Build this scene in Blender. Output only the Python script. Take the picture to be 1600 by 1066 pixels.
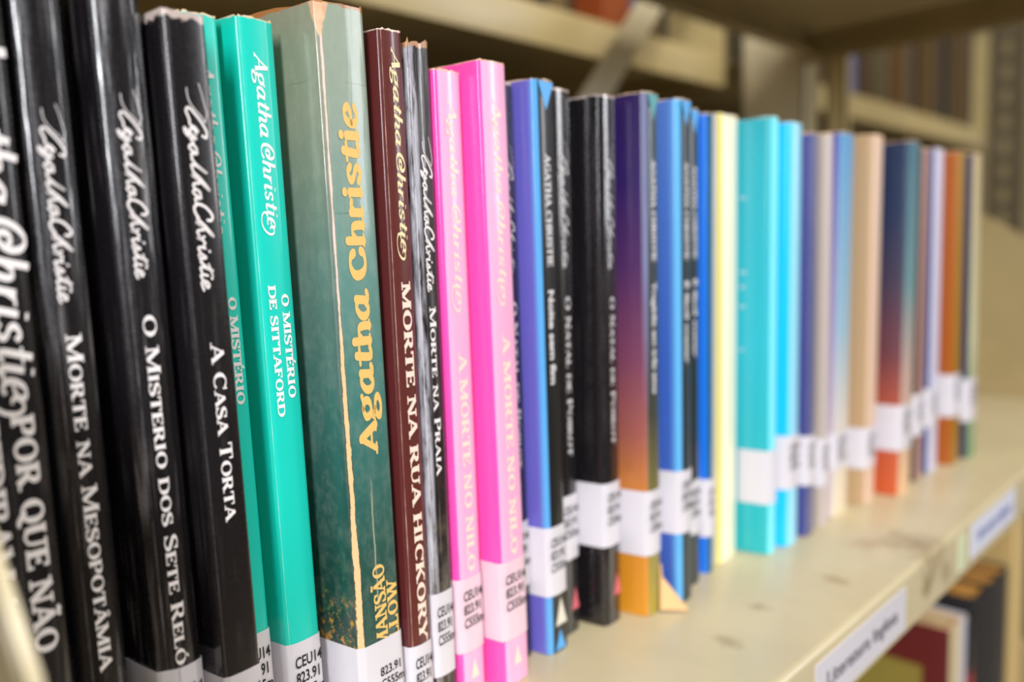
import bpy, bmesh, math, random
from mathutils import Vector, Matrix

for o in list(bpy.data.objects):
    bpy.data.objects.remove(o)
SC = bpy.context.scene
COL = SC.collection
R = math.radians
random.seed(7)

# ------------------------------------------------------------------ camera
# the row of books runs along +X, the viewer stands at -Y, the shelf top is z = 0
cam_d = bpy.data.cameras.new('camera')
cam = bpy.data.objects.new('camera', cam_d)
COL.objects.link(cam)
RX, RY, RZ = (0.6951, -0.1007, 0.7118), (-0.7181, -0.0518, 0.6940), (-0.0330, -0.9936, -0.1083)
cam.matrix_world = Matrix(((RX[0], -RX[1], -RX[2], 0.0), (RY[0], -RY[1], -RY[2], 0.0),
                           (RZ[0], -RZ[1], -RZ[2], 0.129), (0, 0, 0, 1)))
cam_d.sensor_width = 36.0
cam_d.lens = 28.8
cam_d.clip_start = 0.005
cam_d.clip_end = 50
cam_d.dof.use_dof = True
cam_d.dof.focus_distance = 0.197
cam_d.dof.aperture_fstop = 6.0
SC.camera = cam

# ------------------------------------------------------------------ light
SC.view_settings.view_transform = 'Standard'
SC.view_settings.look = 'None'
SC.view_settings.gamma = 1.0
SC.view_settings.use_curve_mapping = False
SC.view_settings.exposure = -0.14

world = bpy.data.worlds.new('room_light')
SC.world = world
world.use_nodes = True
wbg = world.node_tree.nodes['Background']
wbg.inputs[0].default_value = (1.0, 0.95, 0.88, 1)
wbg.inputs[1].default_value = 0.09

def area(name, loc, target, sx, sy, power, col):
    d = bpy.data.lights.new(name, 'AREA')
    d.shape = 'RECTANGLE'; d.size = sx; d.size_y = sy
    d.energy = power; d.color = col
    o = bpy.data.objects.new(name, d)
    COL.objects.link(o)
    o.location = loc
    v = Vector(target) - Vector(loc)
    o.rotation_euler = v.to_track_quat('-Z', 'Y').to_euler()
    return o
area('aisle_ceiling_lamp', (0.15, -1.05, 1.55), (0.25, 0.1, 0.0), 1.6, 0.35, 27, (1.0, 0.97, 0.92))
area('highlight_strip_left', (-1.5, -1.25, 0.85), (0.2, 0.17, 0.1), 0.32, 1.2, 60, (0.95, 0.96, 1.0))  # added strip light, unseen, shaped to draw highlights on the left book corners
area('highlight_strip_right', (2.3, -1.5, 0.8), (0.2, 0.17, 0.1), 0.3, 1.2, 16, (0.94, 0.95, 1.0))  # second added strip, unseen, for highlights on the right spine edges
area('far_aisle_ceiling_lamp', (1.0, 1.5, 1.62), (0.9, 1.2, 0.0), 1.6, 0.35, 4, (1.0, 0.90, 0.74))

# ------------------------------------------------------------------ materials
def lin(c):
    return tuple(((v / 255.0) / 12.92 if v / 255.0 <= 0.04045 else ((v / 255.0 + 0.055) / 1.055) ** 2.4) for v in c[:3]) + (1.0,)

class NT:
    def __init__(self, name):
        self.m = bpy.data.materials.new(name)
        self.m.use_nodes = True
        self.t = self.m.node_tree
        self.b = self.t.nodes['Principled BSDF']
    def n(self, typ, **kw):
        x = self.t.nodes.new(typ)
        for k, v in kw.items():
            setattr(x, k, v)
        return x
    def set(self, sock, v):
        if hasattr(v, 'is_output'):
            self.t.links.new(v, sock)
        else:
            sock.default_value = v
    def math(self, op, a, b=0.0, clamp=False):
        x = self.n('ShaderNodeMath', operation=op, use_clamp=clamp)
        self.set(x.inputs[0], a); self.set(x.inputs[1], b)
        return x.outputs[0]
    def mix(self, f, a, b):
        x = self.n('ShaderNodeMix', data_type='RGBA')
        self.set(x.inputs[0], f); self.set(x.inputs[6], a); self.set(x.inputs[7], b)
        return x.outputs[2]
    def noise(self, vec, scale, detail=3.0, rough=0.55, seed=0.0):
        x = self.n('ShaderNodeTexNoise', noise_dimensions='4D')
        self.t.links.new(vec, x.inputs['Vector'])
        x.inputs['Scale'].default_value = scale
        x.inputs['Detail'].default_value = detail
        x.inputs['Roughness'].default_value = rough
        x.inputs['W'].default_value = seed
        return x.outputs[0]
    def stretch(self, vec, s):
        x = self.n('ShaderNodeMapping')
        self.t.links.new(vec, x.inputs[0])
        x.inputs['Scale'].default_value = s
        return x.outputs[0]
    def step(self, v, lo, hi):
        x = self.n('ShaderNodeMapRange')
        self.set(x.inputs[0], v)
        self.set(x.inputs[1], lo); self.set(x.inputs[2], hi)
        x.clamp = True
        return x.outputs[0]
    def ramp(self, v, stops):
        if len(stops) == 1:
            return lin(stops[0][1])
        x = self.n('ShaderNodeValToRGB')
        cr = x.color_ramp
        while len(cr.elements) < len(stops):
            cr.elements.new(0.5)
        for e, (p, c) in zip(cr.elements, sorted(stops)):
            e.position = p; e.color = lin(c)
        self.set(x.inputs[0], v)
        return x.outputs[0]

def plain(name, c, rough=0.5, coat=0.0, spec=0.5):
    k = NT(name)
    k.b.inputs['Base Color'].default_value = lin(c)
    k.b.inputs['Roughness'].default_value = rough
    k.b.inputs['Coat Weight'].default_value = coat
    k.b.inputs['Specular IOR Level'].default_value = spec
    return k.m

def cover_mat(name, spine, side=None, rough=0.38, coat=0.35, corner=0.0, corner_col=(236, 205, 165), top=0.0,
              top_col=(225, 180, 140), film=0.0, scuff=0.0, right=0.0, seed=0.0, extra=None, mottled=0.0, spec=0.5):
    """printed card: u (mm from the left spine edge) and v (0..1 up the book) come from the cover's own UV map"""
    k = NT(name)
    uvn = k.n('ShaderNodeUVMap'); uvn.uv_map = 'print'
    sep = k.n('ShaderNodeSeparateXYZ'); k.t.links.new(uvn.outputs[0], sep.inputs[0])
    u, v = sep.outputs[0], sep.outputs[1]
    oc = k.n('ShaderNodeTexCoord').outputs['Object']
    as_stops = lambda s: s if isinstance(s[0], (tuple, list)) else [(0.0, s)]
    c = k.ramp(v, as_stops(spine))
    if side is not None:
        c = k.mix(k.step(u, 0.3, -0.3), c, k.ramp(v, as_stops(side)))
    if mottled:
        nz = k.noise(k.stretch(oc, (1, 1, 0.6)), 260, 6, 0.72, seed + 2)
        c = k.mix(k.math('MULTIPLY', k.step(nz, 0.45, 0.75), mottled), c, lin((225, 225, 205)))
    if extra:
        c = extra(k, c, u, v, oc)
    long_n = k.noise(k.stretch(oc, (1, 1, 0.22)), 420, 5, 0.7, seed)
    fine_n = k.noise(oc, 900, 3, 0.6, seed + 5)
    if scuff:
        st = k.noise(k.stretch(oc, (1, 1, 0.035)), 520, 3, 0.6, seed + 9)
        brk = k.noise(oc, 45, 2, 0.5, seed + 3)
        m = k.math('MULTIPLY', k.step(st, 0.53, 0.62), k.step(brk, 0.40, 0.56))
        c = k.mix(k.math('MULTIPLY', m, scuff), c, lin((150, 145, 145)))
    if corner:
        au = k.math('ABSOLUTE', u)
        wd = k.math('MULTIPLY', k.math('SUBTRACT', long_n, 0.36), corner * 5.0)
        m = k.step(k.math('SUBTRACT', wd, au), -0.04, 0.08)
        c = k.mix(m, c, lin(corner_col))
    if right:
        w_at = k.n('ShaderNodeAttribute'); w_at.attribute_type = 'OBJECT'; w_at.attribute_name = 'spine_mm'
        au = k.math('ABSOLUTE', k.math('SUBTRACT', u, w_at.outputs['Fac']))
        wd = k.math('MULTIPLY', k.math('SUBTRACT', long_n, 0.36), right * 5.0)
        c = k.mix(k.step(k.math('SUBTRACT', wd, au), -0.04, 0.08), c, lin(corner_col))
    if top:
        d = k.math('MULTIPLY', k.math('SUBTRACT', 1.0, v), 180.0)
        wd = k.math('MULTIPLY', k.math('SUBTRACT', k.noise(oc, 260, 5, 0.7, seed + 11), 0.30), top * 4.0)
        m = k.step(k.math('SUBTRACT', wd, d), -0.15, 0.15)
        c = k.mix(m, c, lin(top_col))
    k.set(k.b.inputs['Base Color'], c)
    rn = k.math('ADD', k.math('MULTIPLY', k.math('SUBTRACT', fine_n, 0.5), 0.25), rough)
    k.set(k.b.inputs['Roughness'], rn)
    k.b.inputs['Coat Weight'].default_value = coat
    k.b.inputs['Coat Roughness'].default_value = 0.10
    k.b.inputs['Specular IOR Level'].default_value = spec
    h = k.noise(k.stretch(oc, (1, 1, 0.10)), 240, 3, 0.55, seed + 21) if film else k.noise(k.stretch(oc, (1, 1, 0.4)), 300, 3, 0.5, seed + 21)
    bp = k.n('ShaderNodeBump')
    bp.inputs['Strength'].default_value = 0.35 if film else 0.10
    bp.inputs['Distance'].default_value = 0.0012 * film if film else 0.0003
    k.t.links.new(h, bp.inputs['Height'])
    k.t.links.new(bp.outputs[0], k.b.inputs['Normal'])
    if film:
        k.t.links.new(bp.outputs[0], k.b.inputs['Coat Normal'])
    return k.m

def paper_mat(name, c, seed=0.0, lines=True):
    k = NT(name)
    oc = k.n('ShaderNodeTexCoord').outputs['Object']
    nz = k.noise(k.stretch(oc, (1, 0.02, 0.02)), 2600, 2, 0.5, seed)
    c2 = tuple(int(v * 0.78) for v in c)
    k.set(k.b.inputs['Base Color'], k.mix(k.step(nz, 0.35, 0.65), lin(c), lin(c2)))
    k.b.inputs['Roughness'].default_value = 0.85
    return k.m

def paint_mat(name, c, stain=(120, 95, 62), amount=0.5, spots=()):
    """enamelled steel with rubbed and stained places"""
    k = NT(name)
    oc = k.n('ShaderNodeTexCoord').outputs['Object']
    nz = k.noise(oc, 14, 5, 0.6, 1.0)
    base = k.mix(k.step(nz, 0.35, 0.7), lin(c), lin(tuple(int(v * 0.93) for v in c)))
    sc = k.noise(k.stretch(oc, (0.5, 1, 1)), 70, 6, 0.75, 4.0)
    base = k.mix(k.math('MULTIPLY', k.step(sc, 0.63, 0.72), amount), base, lin(stain))
    for (px, py, pz, rad, col) in spots:
        vm = k.n('ShaderNodeVectorMath', operation='DISTANCE')
        k.t.links.new(oc, vm.inputs[0]); vm.inputs[1].default_value = (px, py, pz)
        d = k.math('ADD', vm.outputs['Value'], k.math('MULTIPLY', k.math('SUBTRACT', k.noise(oc, 130, 4, 0.7, px), 0.5), rad * 2.6))
        base = k.mix(k.math('MULTIPLY', k.step(d, rad, -rad * 0.1), 0.75), base, lin(col))
    k.set(k.b.inputs['Base Color'], base)
    k.b.inputs['Roughness'].default_value = 0.27
    bp = k.n('ShaderNodeBump'); bp.inputs['Strength'].default_value = 0.08; bp.inputs['Distance'].default_value = 0.0006
    k.t.links.new(k.noise(oc, 60, 3, 0.5, 8.0), bp.inputs['Height'])
    k.t.links.new(bp.outputs[0], k.b.inputs['Normal'])
    return k.m

PAGES = paper_mat('yellowed_pages', (214, 184, 136))
PAGES_WHITE = paper_mat('cream_pages', (232, 216, 184), 2.0)
STICKER = plain('white_sticker', (218, 214, 222), 0.32, 0.4)
STICKER_PINK = plain('tape_over_pink', (236, 202, 216), 0.32, 0.4)
INK = plain('black_ink', (28, 26, 30), 0.6)
INK_GREY = plain('grey_ink', (92, 88, 96), 0.6)
WHITE_INK = plain('white_ink', (246, 240, 240), 0.45)
CREAM_INK = plain('cream_ink', (244, 226, 178), 0.45)
GOLD_INK = plain('ochre_ink', (236, 194, 112), 0.5)
PALE_INK = plain('pale_yellow_ink', (252, 224, 206), 0.45)
SILVER_INK = plain('silver_ink', (222, 220, 222), 0.45)

# ------------------------------------------------------------------ mesh helpers
def obj(name, bm, mat, parent=None, smooth=True, ang=38):
    me = bpy.data.meshes.new(name)
    bm.normal_update()
    bm.to_mesh(me); bm.free()
    me.materials.append(mat)
    if smooth:
        me.polygons.foreach_set('use_smooth', [True] * len(me.polygons))
        me.set_sharp_from_angle(angle=R(ang))
    o = bpy.data.objects.new(name, me)
    COL.objects.link(o)
    if parent is not None:
        o.parent = parent
    return o

def thing(name, label, cat, loc=(0, 0, 0), rz=0.0, group=None):
    o = bpy.data.objects.new(name, None)
    o.empty_display_size = 0.02
    COL.objects.link(o)
    o.location = loc
    o.rotation_euler = (0, 0, rz)
    o['label'] = label; o['category'] = cat
    if group:
        o['group'] = group
    return o

def prism(bm, pts, z0, z1, axis='z', shear=0.0):
    """closed polygon pts swept from z0 to z1 along an axis"""
    def P(a, b, c):
        if axis == 'z':
            return (a + shear * c, b, c)
        if axis == 'x':
            return (c, a, b)
        return (a, c, b)
    lo = [bm.verts.new(P(a, b, z0)) for a, b in pts]
    hi = [bm.verts.new(P(a, b, z1)) for a, b in pts]
    n = len(pts)
    fs = [bm.faces.new(lo[::-1]), bm.faces.new(hi)]
    for i in range(n):
        j = (i + 1) % n
        fs.append(bm.faces.new((lo[i], lo[j], hi[j], hi[i])))
    bmesh.ops.recalc_face_normals(bm, faces=fs)
    return fs

def box(bm, x0, x1, y0, y1, z0, z1):
    return prism(bm, [(x0, y0), (x1, y0), (x1, y1), (x0, y1)], z0, z1)

def offset_line(pts, d):
    out = []
    for i, p in enumerate(pts):
        a = pts[max(0, i - 1)]; b = pts[min(len(pts) - 1, i + 1)]
        tx, ty = b[0] - a[0], b[1] - a[1]
        L = math.hypot(tx, ty) or 1.0
        out.append((p[0] + ty / L * d, p[1] - tx / L * d))     # right-hand side of travel
    return out

# ------------------------------------------------------------------ lettering (drawn strokes)
def cat_rom(pts, n=7):
    if len(pts) < 3:
        return pts
    P = [pts[0]] + list(pts) + [pts[-1]]
    out = []
    for i in range(1, len(P) - 2):
        p0, p1, p2, p3 = P[i - 1], P[i], P[i + 1], P[i + 2]
        for k in range(n):
            t = k / n
            out.append(tuple(0.5 * (2 * p1[j] + (p2[j] - p0[j]) * t + (2 * p0[j] - 5 * p1[j] + 4 * p2[j] - p3[j]) * t * t
                                    + (3 * p1[j] - p0[j] - 3 * p2[j] + p3[j]) * t ** 3) for j in range(len(p1))))
    out.append(tuple(pts[-1]))
    return out

def caps_font(S, T, sf, sw):
    """serif capitals, cap height 1; strokes are (x, y, width) runs"""
    G = {}
    def ln(x0, y0, x1, y1, w):
        return ([(x0, y0, w), (x1, y1, w)], False)
    def ser(x, y):
        yy = sf / 2 if y == 0 else 1 - sf / 2
        return ln(x - sw, yy, x + sw, yy, sf)
    def arc(cx, cy, rx, ry, a0, a1, n=20):
        pts = []
        for i in range(n + 1):
            a = R(a0 + (a1 - a0) * i / n)
            w = T + (S - T) * math.cos(a) ** 2
            pts.append((cx + (rx - w / 2) * math.cos(a), cy + (ry - w / 2 + 0.01) * math.sin(a), w))
        return (pts, False)
    def V(x, w=S, y0=0.0, y1=1.0):
        return ln(x, y0, x, y1, w)
    h = T / 2
    G['A'] = (.84, [ln(.08, 0, .40, 1, T), ln(.38, 1, .74, 0, S), ln(.2, .32, .58, .32, T), ser(.08, 0), ser(.74, 0)])
    G['B'] = (.74, [V(.16), ([(.16, 1 - h, T), (.44, .98, T), (.58, .77, S), (.42, .54, T), (.16, .53, T)], True), ([(.16, .53, T), (.46, .52, T), (.64, .27, S), (.46, .02, T), (.16, h, T)], True)])
    G['C'] = (.84, [arc(.45, .5, .41, .5, 48, 312), ln(.74, .68, .74, 1, sf)])
    G['D'] = (.88, [V(.16), ([(.14, 1 - h, T), (.45, 1 - h, T), (.7, .78, S * .8), (.75, .5, S), (.7, .22, S * .8), (.45, h, T), (.14, h, T)], True), ser(.14, 0), ser(.14, 1)])
    G['E'] = (.72, [V(.16), ln(.14, 1 - h, .6, 1 - h, T), ln(.14, .52, .46, .52, T), ln(.14, h, .64, h, T), ln(.6, .74, .6, 1, sf), ln(.63, 0, .63, .28, sf), ln(.46, .4, .46, .64, sf), ser(.16, 0), ser(.16, 1)])
    G['F'] = (.68, [V(.16), ln(.14, 1 - h, .6, 1 - h, T), ln(.14, .52, .46, .52, T), ln(.6, .74, .6, 1, sf), ln(.46, .4, .46, .64, sf), ser(.16, 0), ser(.16, 1)])
    G['G'] = (.88, [arc(.45, .5, .41, .5, 48, 330), V(.72, S, .06, .42), ln(.54, .42, .86, .42, sf), ln(.74, .7, .74, 1, sf)])
    G['H'] = (.9, [V(.17), V(.71), ln(.17, .5, .71, .5, T), ser(.17, 0), ser(.17, 1), ser(.71, 0), ser(.71, 1)])
    G['I'] = (.4, [V(.19), ser(.19, 0), ser(.19, 1)])
    G['K'] = (.86, [V(.16), ln(.68, 1, .2, .42, T), ln(.34, .58, .72, 0, S), ser(.16, 0), ser(.16, 1), ser(.68, 1), ser(.74, 0)])
    G['L'] = (.66, [V(.16), ln(.14, h, .6, h, T), ln(.58, 0, .58, .3, sf), ser(.16, 0), ser(.16, 1)])
    G['M'] = (1.08, [V(.13, T), ln(.14, 1, .52, .04, S), ln(.52, .04, .88, 1, T), V(.9), ser(.13, 0), ser(.9, 0), ser(.12, 1), ser(.92, 1)])
    G['N'] = (.88, [V(.14, T), ln(.14, 1, .7, 0, S), V(.71, T), ser(.14, 0), ser(.12, 1), ser(.71, 1)])
    G['O'] = (.9, [arc(.45, .5, .42, .51, 0, 360, 32)])
    G['Q'] = (.9, [arc(.45, .5, .42, .51, 0, 360, 32), ([(.42, .2, T), (.56, .04, S), (.78, -.16, S * .7), (.9, -.1, T)], True)])
    G['P'] = (.72, [V(.16), ([(.14, 1 - h, T), (.42, 1 - h, T), (.58, .88, S * .8), (.6, .73, S), (.54, .54, S * .8), (.4, .47, T), (.14, .47, T)], True), ser(.16, 0), ser(.16, 1)])
    G['R'] = (.84, [V(.16), ([(.14, 1 - h, T), (.42, 1 - h, T), (.56, .89, S * .8), (.59, .74, S), (.53, .56, S * .8), (.4, .49, T), (.14, .49, T)], True), ln(.38, .5, .68, 0, S), ser(.16, 0), ser(.16, 1), ser(.74, 0)])
    G['S'] = (.7, [([(.56, .8, T), (.46, .95, T), (.3, .985, T), (.13, .86, S * .8), (.16, .66, S), (.36, .51, S * 1.1), (.55, .35, S), (.57, .14, S * .8), (.38, .012, T), (.22, .03, T), (.08, .2, T)], True), ln(.57, .7, .57, 1, sf), ln(.08, 0, .08, .3, sf)])
    G['T'] = (.78, [V(.38), ln(.05, 1 - h, .71, 1 - h, T), ln(.06, .7, .06, 1, sf), ln(.7, .7, .7, 1, sf), ser(.38, 0)])
    G['U'] = (.86, [([(.17, 1, S), (.17, .4, S), (.2, .14, S * .9), (.42, .03, T), (.62, .14, T), (.68, .4, T), (.68, 1, T)], False), ser(.17, 1), ser(.68, 1)])
    G['V'] = (.82, [ln(.08, 1, .42, 0, S), ln(.4, 0, .74, 1, T), ser(.08, 1), ser(.74, 1)])
    G['W'] = (1.16, [ln(.08, 1, .36, 0, S), ln(.34, 0, .6, 1, T), ln(.56, 1, .82, 0, S), ln(.8, 0, 1.06, 1, T), ser(.08, 1), ser(1.06, 1), ser(.58, 1)])
    G['Y'] = (.82, [ln(.08, 1, .42, .44, S), ln(.76, 1, .42, .44, T), V(.41, S, 0, .46), ser(.08, 1), ser(.76, 1), ser(.41, 0)])
    def acc(base, strokes):
        a, s = G[base]
        return (a, s + strokes)
    G['Ã'] = acc('A', [([(.2, 1.12, T), (.3, 1.2, T * 1.4), (.42, 1.15, T * 1.4), (.56, 1.22, T)], True)])
    G['Â'] = acc('A', [ln(.24, 1.08, .4, 1.24, T), ln(.4, 1.24, .56, 1.08, T)])
    G['É'] = acc('E', [ln(.3, 1.08, .48, 1.28, T * 1.4)])
    G['Ó'] = acc('O', [ln(.4, 1.1, .58, 1.3, T * 1.4)])
    G['Ê'] = acc('E', [ln(.22, 1.08, .36, 1.22, T), ln(.36, 1.22, .5, 1.08, T)])
    G[' '] = (.36, [])
    G['.'] = (.3, [ln(.1, .08, .2, .08, .16)])
    return G

def pen(pts, S, T, nib=R(70), round_=False):
    """smooth centre line with broad-pen width"""
    q = cat_rom(pts, 8)
    out = []
    for i, p in enumerate(q):
        a = q[max(0, i - 1)]; b = q[min(len(q) - 1, i + 1)]
        ang = math.atan2(b[1] - a[1], b[0] - a[0])
        out.append((p[0], p[1], T + (S - T) * abs(math.sin(ang - nib + math.pi / 2)) if False else T + (S - T) * abs(math.sin(ang)) ** 1.3))
    return (out, False)

LOWER = {
    'a': (.5, [[(.36, .40), (.22, .48), (.07, .33), (.06, .13), (.18, .02), (.34, .16)], [(.37, .48), (.35, .10), (.41, .02), (.50, .07)]]),
    'g': (.5, [[(.22, .48), (.07, .38), (.09, .22), (.22, .16), (.35, .24), (.36, .39), (.22, .48)], [(.13, .17), (.07, .07), (.2, .01), (.37, -.04), (.4, -.15), (.24, -.23), (.05, -.18), (.08, -.06), (.2, .01)], [(.33, .44), (.46, .5)]]),
    't': (.34, [[(.19, .68), (.15, .12), (.21, .02), (.33, .07)], [(.03, .47), (.33, .48)]]),
    'h': (.5, [[(.1, .8), (.09, .4), (.08, .0)], [(.09, .3), (.2, .45), (.32, .44), (.36, .3), (.33, .08), (.39, .01), (.48, .06)]]),
    'r': (.36, [[(.1, .48), (.09, .25), (.08, .0)], [(.09, .28), (.19, .43), (.33, .45)]]),
    'i': (.25, [[(.1, .48), (.08, .10), (.14, .01), (.23, .06)], [(.115, .63), (.115, .68)]]),
    's': (.38, [[(.31, .38), (.2, .48), (.07, .40), (.10, .29), (.26, .19), (.29, .09), (.17, .01), (.04, .10)]]),
    'e': (.42, [[(.07, .22), (.24, .25), (.35, .34), (.28, .47), (.14, .44), (.06, .27), (.08, .09), (.2, .01), (.37, .1)]]),
}
def swash_font(S, T):
    G = {}
    for k, (a, ss) in LOWER.items():
        G[k] = (a, [pen(s, S, T) for s in ss])
    G['A'] = (.6, [pen([(.0, .02), (.14, .3), (.32, .78)], S * .55, T), pen([(.3, .8), (.4, .4), (.5, .0)], S * 1.2, T), pen([(.1, .26), (.42, .28)], S, T * 1.1), pen([(-.06, .015), (.1, .015)], S, T), pen([(.42, .015), (.6, .015)], S, T)])
    G['C'] = (.6, [pen([(.38, .42), (.3, .5), (.2, .44), (.2, .3), (.3, .24), (.42, .32), (.47, .5), (.4, .7), (.24, .78), (.08, .66), (.0, .4), (.06, .12), (.22, .0), (.42, .02), (.54, .12)], S, T)])
    G['E'] = (.8, [pen(LOWER['e'][1][0][:-1] + [(.3, .05)], S, T), pen([(.1, .06), (-.05, .02), (-.12, -.1), (-.02, -.26), (.22, -.34), (.48, -.26), (.62, -.02), (.62, .26), (.5, .4), (.36, .34), (.36, .2), (.46, .16)], S * .7, T)])
    G[' '] = (.22, [])
    return G
def fat_font():
    S, T = .195, .115
    G = {}
    up = lambda y: y * 1.22 if y <= .5 else .61 + (y - .5) * .66
    for k, (a, ss) in LOWER.items():
        G[k] = (a * 1.22, [pen([(x * 1.18, up(y)) for x, y in s], S, T) for s in ss])
    G['i'] = (.31, [pen([(.13, .56), (.13, .04)], S, T), pen([(.13, .76), (.131, .80)], S, S), pen([(.03, .57), (.14, .57)], S, .08), pen([(.04, .04), (.24, .04)], S, .09)])
    G['r'] = (.42, [pen([(.12, .56), (.12, .04)], S, T), pen([(.12, .38), (.24, .53), (.36, .50)], S, .13), pen([(.02, .04), (.24, .04)], S, .09)])
    G['h'] = (.6, [pen([(.12, .8), (.12, .04)], S, T), pen([(.13, .38), (.26, .53), (.4, .52), (.45, .34), (.45, .04)], S, T), pen([(.02, .04), (.24, .04)], S, .09), pen([(.36, .04), (.56, .04)], S, .09)])
    G['A'] = (.74, [pen([(.06, .05), (.2, .4), (.34, .76)], S * .8, T), pen([(.34, .76), (.48, .4), (.6, .05)], S * 1.15, T), pen([(.16, .26), (.48, .26)], S, .10), pen([(-.04, .04), (.18, .04)], S, .09), pen([(.48, .04), (.72, .04)], S, .09)])
    G['C'] = (.72, [pen([(.58, .56), (.5, .70), (.32, .74), (.14, .6), (.1, .38), (.18, .14), (.36, .04), (.56, .1), (.62, .22)], S * 1.15, .12)])
    G[' '] = (.24, [])
    return G
def sign_font():
    w = .088
    G = {}
    def mono(s, ww=w):
        return ([(x, y, ww) for x, y in cat_rom(s, 6)], False)
    G['A'] = (.72, [mono([(-.6, .10), (-.35, .115), (-.12, .2), (.08, .37), (.3, .62), (.5, .76)], .035), mono([(-.8, .62), (-.45, .72), (-.1, .8), (.2, .86), (.47, .77)], .028),
                    mono([(.2, .32), (.08, .2), (.05, .06), (.18, .0), (.42, .1), (.6, .12), (.68, .3), (.81, .42)]), mono([(.08, .2), (.35, .48), (.6, .68), (.82, .79), (1.0, .75), (.95, .6)])])
    G['g'] = (.52, [mono([(.18, .34), (.04, .28), (.02, .12), (.16, .10), (.34, .32), (.30, .06), (.18, -.10), (.0, -.14), (.1, -.02), (.34, .08), (.5, .2)])])
    G['a'] = (.50, [mono([(.32, .3), (.12, .28), (.02, .1), (.14, .0), (.32, .26), (.33, .06), (.48, .08)])])
    G['T'] = (.42, [mono([(.0, .05), (.2, .25), (.46, .64), (.24, .24), (.2, .03), (.36, .06)])])
    G['t'] = (.36, [mono([(.0, .05), (.16, .28), (.32, .56), (.18, .2), (.18, .02), (.34, .06)]), mono([(.06, .38), (.5, .52)], .06)])
    G['h'] = (.58, [mono([(.0, .06), (.3, .42), (.62, .70), (.34, .34), (.12, .0), (.2, .16), (.38, .30), (.4, .1), (.46, .02), (.58, .08)])])
    G['C'] = (.50, [mono([(.56, .50), (.56, .66), (.4, .72), (.14, .5), (.02, .2), (.1, .0), (.3, .0), (.48, .12)], .1)])
    G['r'] = (.34, [mono([(.04, .3), (.1, .16), (.08, .0), (.14, .18), (.26, .3), (.34, .24)])])
    G['i'] = (.24, [mono([(.1, .3), (.06, .1), (.1, .0), (.24, .08)]), mono([(.2, .46), (.22, .48)], .09)])
    G['s'] = (.34, [mono([(.02, .06), (.18, .3), (.2, .12), (.12, .0), (.02, .04), (.16, .02), (.34, .1)])])
    G['e'] = (.40, [mono([(.04, .12), (.2, .18), (.28, .28), (.16, .32), (.04, .16), (.1, .01), (.36, .08)])])
    G[' '] = (.0, [])
    return G
FONT_ROMAN = caps_font(.19, .085, .075, .15)
FONT_SLAB = caps_font(.23, .12, .115, .17)
FONT_SWASH = swash_font(.125, .052)
FONT_FAT = fat_font()
FONT_SIGN = sign_font()

def layout(text, font, small=0.8, track=0.0):
    """glyph runs of a line: returns advance, [stroke, ...] in cap-height units"""
    x = 0.0
    out = []
    for ch in text:
        sc = 1.0
        key = ch
        if font in (FONT_ROMAN, FONT_SLAB):
            key = ch.upper()
            sc = small if ch.islower() else 1.0
        adv, strokes = font[key]
        for pts, smooth in strokes:
            p = cat_rom(pts, 6) if smooth else pts
            out.append([(x + q[0] * sc, q[1] * sc, q[2] * (0.5 + 0.5 * sc)) for q in p])
        x += adv * sc + track
    return x, out

def strokes_mesh(adv, strokes, place, slant=0.0, caps=True):
    """flat printed strokes; place(gx, gy) -> 3D point"""
    bm = bmesh.new()
    for si, p in enumerate(strokes):
        v0 = len(bm.verts)
        p = [(a + b * slant, b, w) for a, b, w in p]
        q = [p[0]]
        for r in p[1:]:
            if math.hypot(r[0] - q[-1][0], r[1] - q[-1][1]) > 1e-4:
                q.append(r)
        if len(q) < 2:
            q.append((q[0][0] + 1e-3, q[0][1], q[0][2]))
        L, Rr = [], []
        for i, (x, y, w) in enumerate(q):
            a = q[max(0, i - 1)]; b = q[min(len(q) - 1, i + 1)]
            tx, ty = b[0] - a[0], b[1] - a[1]
            n = math.hypot(tx, ty) or 1
            nx, ny = -ty / n * w / 2, tx / n * w / 2
            L.append((x + nx, y + ny)); Rr.append((x - nx, y - ny))
        vl = [bm.verts.new(place(*c)) for c in L]
        vr = [bm.verts.new(place(*c)) for c in Rr]
        for i in range(len(vl) - 1):
            bm.faces.new((vl[i], vl[i + 1], vr[i + 1], vr[i]))
        if caps:
            for end in (0, -1):
                x, y, w = q[end]
                o = q[1] if end == 0 else q[-2]
                dx, dy = x - o[0], y - o[1]
                a0 = math.atan2(dy, dx)
                ring = [bm.verts.new(place(x + w / 2 * math.cos(a0 + t), y + w / 2 * math.sin(a0 + t))) for t in (-1.57, -.9, -.3, .3, .9, 1.57)]
                bm.faces.new(ring)
        bm.verts.ensure_lookup_table()
        for v in bm.verts[v0:]:
            v.co.y -= (si % 12) * 2e-6
    for f in bm.faces:
        f.normal_update()
    return bm

def sans_mesh(lines, place, bold=0.0, spacing=1.15):
    """lines set in the plain built-in face; place(gx, gy) with cap height about 0.72"""
    bm = bmesh.new()
    widths = []
    for li, tx in enumerate(lines):
        cu = bpy.data.curves.new('lettering', 'FONT')
        cu.body = tx; cu.size = 1.0; cu.offset = bold; cu.resolution_u = 3
        ob = bpy.data.objects.new('lettering', cu)
        COL.objects.link(ob)
        dg = bpy.context.evaluated_depsgraph_get(); dg.update()
        me = ob.evaluated_get(dg).to_mesh()
        vs = [bm.verts.new(place(v.co.x, v.co.y - li * spacing)) for v in me.vertices]
        widths.append(max([v.co.x for v in me.vertices] or [1]))
        for p in me.polygons:
            try:
                bm.faces.new([vs[i] for i in p.vertices])
            except ValueError:
                pass
        ob.evaluated_get(dg).to_mesh_clear()
        bpy.data.objects.remove(ob); bpy.data.curves.remove(cu)
    return bm

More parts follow.
